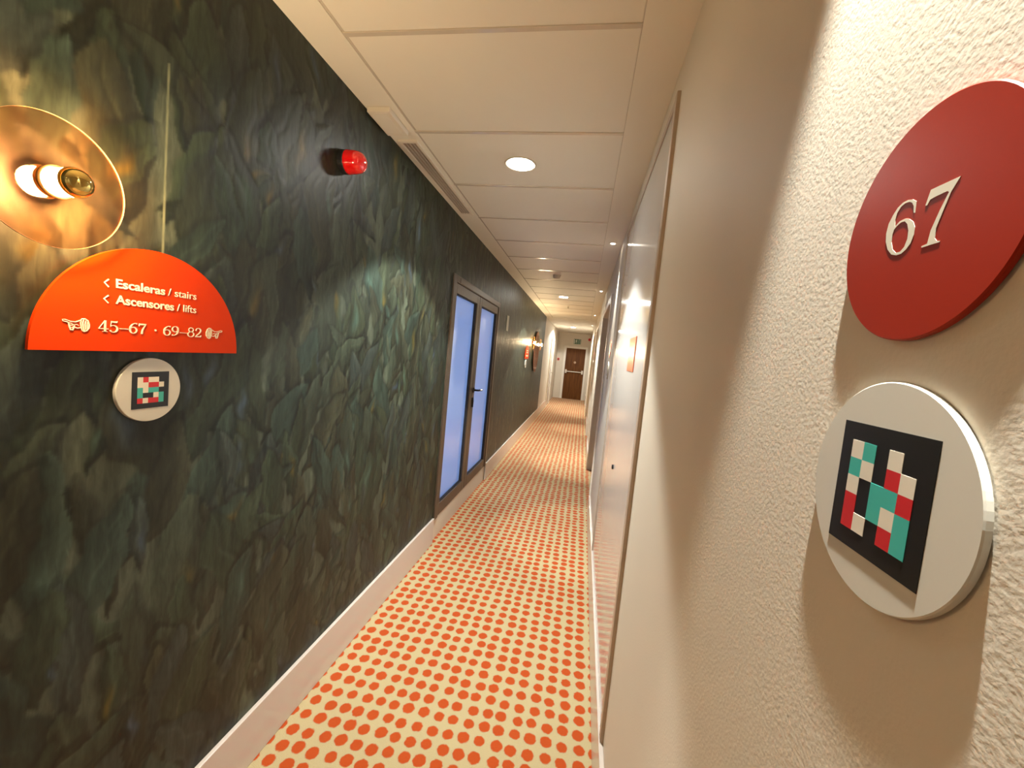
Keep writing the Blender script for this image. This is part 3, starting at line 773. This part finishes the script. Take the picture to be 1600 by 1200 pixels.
b = MB(); b.lathe([(0, 0), (0, DR*.96), (-.0008, DR*.96), (-.0008, DR-.0006), (-.0014, DR), (-DT+.001, DR), (-DT, DR-.001), (-DT, 0)], 'x', 128); b.build('disc', m_red, t)
b = MB()
b.poly([SIX, SIXH], lambda p, q, d: Vector((-DT-d, p-DY, q-DZc)), .00025)
b.poly([SEV], lambda p, q, d: Vector((-DT-d, p-DY, q-DZc)), .00025)
b.build('number_lettering', m_numw, t)

# farther room-number discs with their white code discs, seen almost edge-on
for (yy, w1_, w2_) in ((3.66, 'first red room number disc past the glossy white door', 'first white code disc past the glossy white door'),
                       (6.16, 'second red room number disc down the right wall, past the first alcove', 'second white code disc down the right wall, past the first alcove'),
                       (9.44, 'third and farthest red room number disc on the right wall', 'third and farthest white code disc on the right wall')):
    t = empty('room_number_disc', (XR, yy, DZc)); setp(t, w1_, 'room number sign', 'round room number discs')
    b = MB(); b.lathe([(0, 0), (0, DR*.96), (-.0008, DR*.96), (-.0008, DR-.0006), (-.0014, DR), (-DT+.001, DR), (-DT, DR-.001), (-DT, 0)], 'x', 48); b.build('disc', m_coral, t)
    tag_disc(XR, yy, 1.4893, .0755, .009, -1, ['WTKWK', 'TWKRW', 'WKTTR', 'RKTWT', 'RWKRT'], (.0880, .0905), w2_, (yy+.0445, 1.5332))

# ------------------------------------------------------------------ wall lamps: copper glass disc, gold-capped bulb
def sconce(y, z, label, rd=.119, e=1.0):
    t = empty('wall_lamp', (XL, y, z)); setp(t, label, 'wall lamp', 'gold-capped wall lamps with copper glass discs')
    b = MB(); b.lathe([(0, 0), (0, .030), (.010, .030), (.012, .028), (.012, .014), (.034, .014)], 'x', 32); b.build('wall_mount', m_brass, t, True)
    b = MB(); b.lathe([(.0335, .012), (.0335, rd-.0006), (.0341, rd), (.0369, rd), (.0375, rd-.0006), (.0375, .012)], 'x', 96)
    gd = b.build('glass_disc', m_copper, t)
    b = MB(); b.lathe([(.0333, rd), (.0355, rd+.0004), (.0377, rd), (.0355, rd+.0001), (.0333, rd)], 'x', 96); b.build('glass_rim', m_rim, gd, True)
    b = MB(); b.lathe([(.0376, .013), (.0376, .030), (.045, .030), (.046, .028), (.046, .024), (.046, .013)], 'x', 40); b.build('socket_ring', m_brass, t, True)
    R = .0265; cx = .081
    prof = [(.046, .0235), (.052, .0235)] + [(cx+R*math.cos(a), R*math.sin(a)) for a in [math.radians(140-i*6) for i in range(0, 9)]]
    b = MB(); b.lathe(prof, 'x', 40); b.build('bulb', m_bulb, t, True)
    prof = [(cx+(R+.0004)*math.cos(a), (R+.0004)*math.sin(a)) for a in [math.radians(92-i*92/14) for i in range(15)]]; prof[-1] = (prof[-1][0], 0)
    b = MB(); b.lathe(prof, 'x', 40); b.build('gold_cap', m_gold, t, True)
    return t
sconce(.647, 1.794, 'glowing wall lamp with copper glass disc above the orange stairs sign')
sconce(8.22, 1.80, 'far glowing wall lamp on the near side of the round copper mirror')
sconce(9.52, 1.80, 'far glowing wall lamp on the far side of the round copper mirror')
t = empty('round_mirror', (XL, 8.9, 1.63)); setp(t, 'big round copper mirror between two far wall lamps on the dark wall', 'mirror')
b = MB(); b.lathe([(.028, 0), (.028, .43), (.031, .435), (.034, .43), (.034, 0)], 'x', 96); b.build('copper_glass', m_copmir, t)
b = MB(); b.lathe([(0, 0), (0, .30), (.0278, .30), (.0278, 0)], 'x', 48); b.build('back_plate', m_black, t)

# small pale pictogram plate beyond the glazed door
t = empty('pictogram_sign', (XL, 5.47, 1.94)); setp(t, 'small pale upright plate on the dark wall beyond the glazed door', 'sign')
b = MB(); b.box(0, .004, -.07, .07, -.10, .10, bev=.001); b.build('plate', m_pict, t)

# ------------------------------------------------------------------ things at the end wall
t = empty('exit_sign', (-.315, YE, 2.22)); setp(t, 'green emergency exit sign with white running figure above the brown door', 'exit sign')
b = MB(); b.box(-.135, .135, -.025, 0, -.095, .095, bev=.003); b.build('sign_box', m_green, t)
b = MB(); Q = lambda p, q, d: Vector((p, -.0252-d, q))
b.poly([dot(-.03, .062, .014)], Q, .001)
for pts, ws in (([(-.035, .045), (-.04, -.005)], [.03, .024]), ([(-.03, .04), (.0, .015), (.02, .03)], [.011, .009]), ([(-.04, .04), (-.07, .03), (-.075, .0)], [.011, .009]),
                ([(-.036, 0), (-.012, -.03), (-.02, -.07)], [.014, .01]), ([(-.042, 0), (-.055, -.035), (-.09, -.045)], [.014, .01])):
    b.poly([ribbon(pts, ws)], Q, .001)
b.poly([[(.05, -.08), (.11, -.08), (.11, .08), (.05, .08)], [(.058, -.08), (.058, .072), (.102, .072), (.102, -.08)][::-1]], Q, .001)
b.poly([[(-.125, -.08), (-.10, -.08), (-.10, .08), (-.125, .08)]], Q, .001)
b.build('running_figure', m_white, t)
t = empty('fire_sounder', (.135, YE, 2.33)); setp(t, 'small red round fire sounder high on the end wall', 'fire sounder')
b = MB(); b.lathe([(0, 0), (0, .05), (-.03, .05), (-.05, .035), (-.055, 0)], 'y', 32); b.build('sounder_body', m_redp, t)
b = MB(); b.lathe([(-.0555, 0), (-.0555, .012), (-.053, .014), (-.053, 0)], 'y', 16); b.build('sounder_cap', m_black, t)
t = empty('call_point', (-.965, YE, 1.49)); setp(t, 'small dark call point on the end wall left of the brown door', 'call point')
b = MB(); b.box(-.04, .04, -.03, 0, -.045, .045, bev=.004); b.build('call_box', m_redp, t)
b = MB(); b.box(-.022, .022, -.032, -.0302, -.022, .022); b.build('call_plate', m_black, t)
t = empty('motion_sensor', (.09, YE-.25, HC-.012)); setp(t, 'small white round sensor on the ceiling by the brown door', 'sensor')
b = MB(); b.lathe([(0, 0), (0, .05), (-.02, .05), (-.045, .03), (-.05, 0)], 'z', 32); b.build('sensor_body', m_pwhite, t)
b = MB(); b.lathe([(-.0503, 0), (-.0503, .012), (-.054, .006), (-.054, 0)], 'z', 16); b.build('sensor_lens', m_black, t)
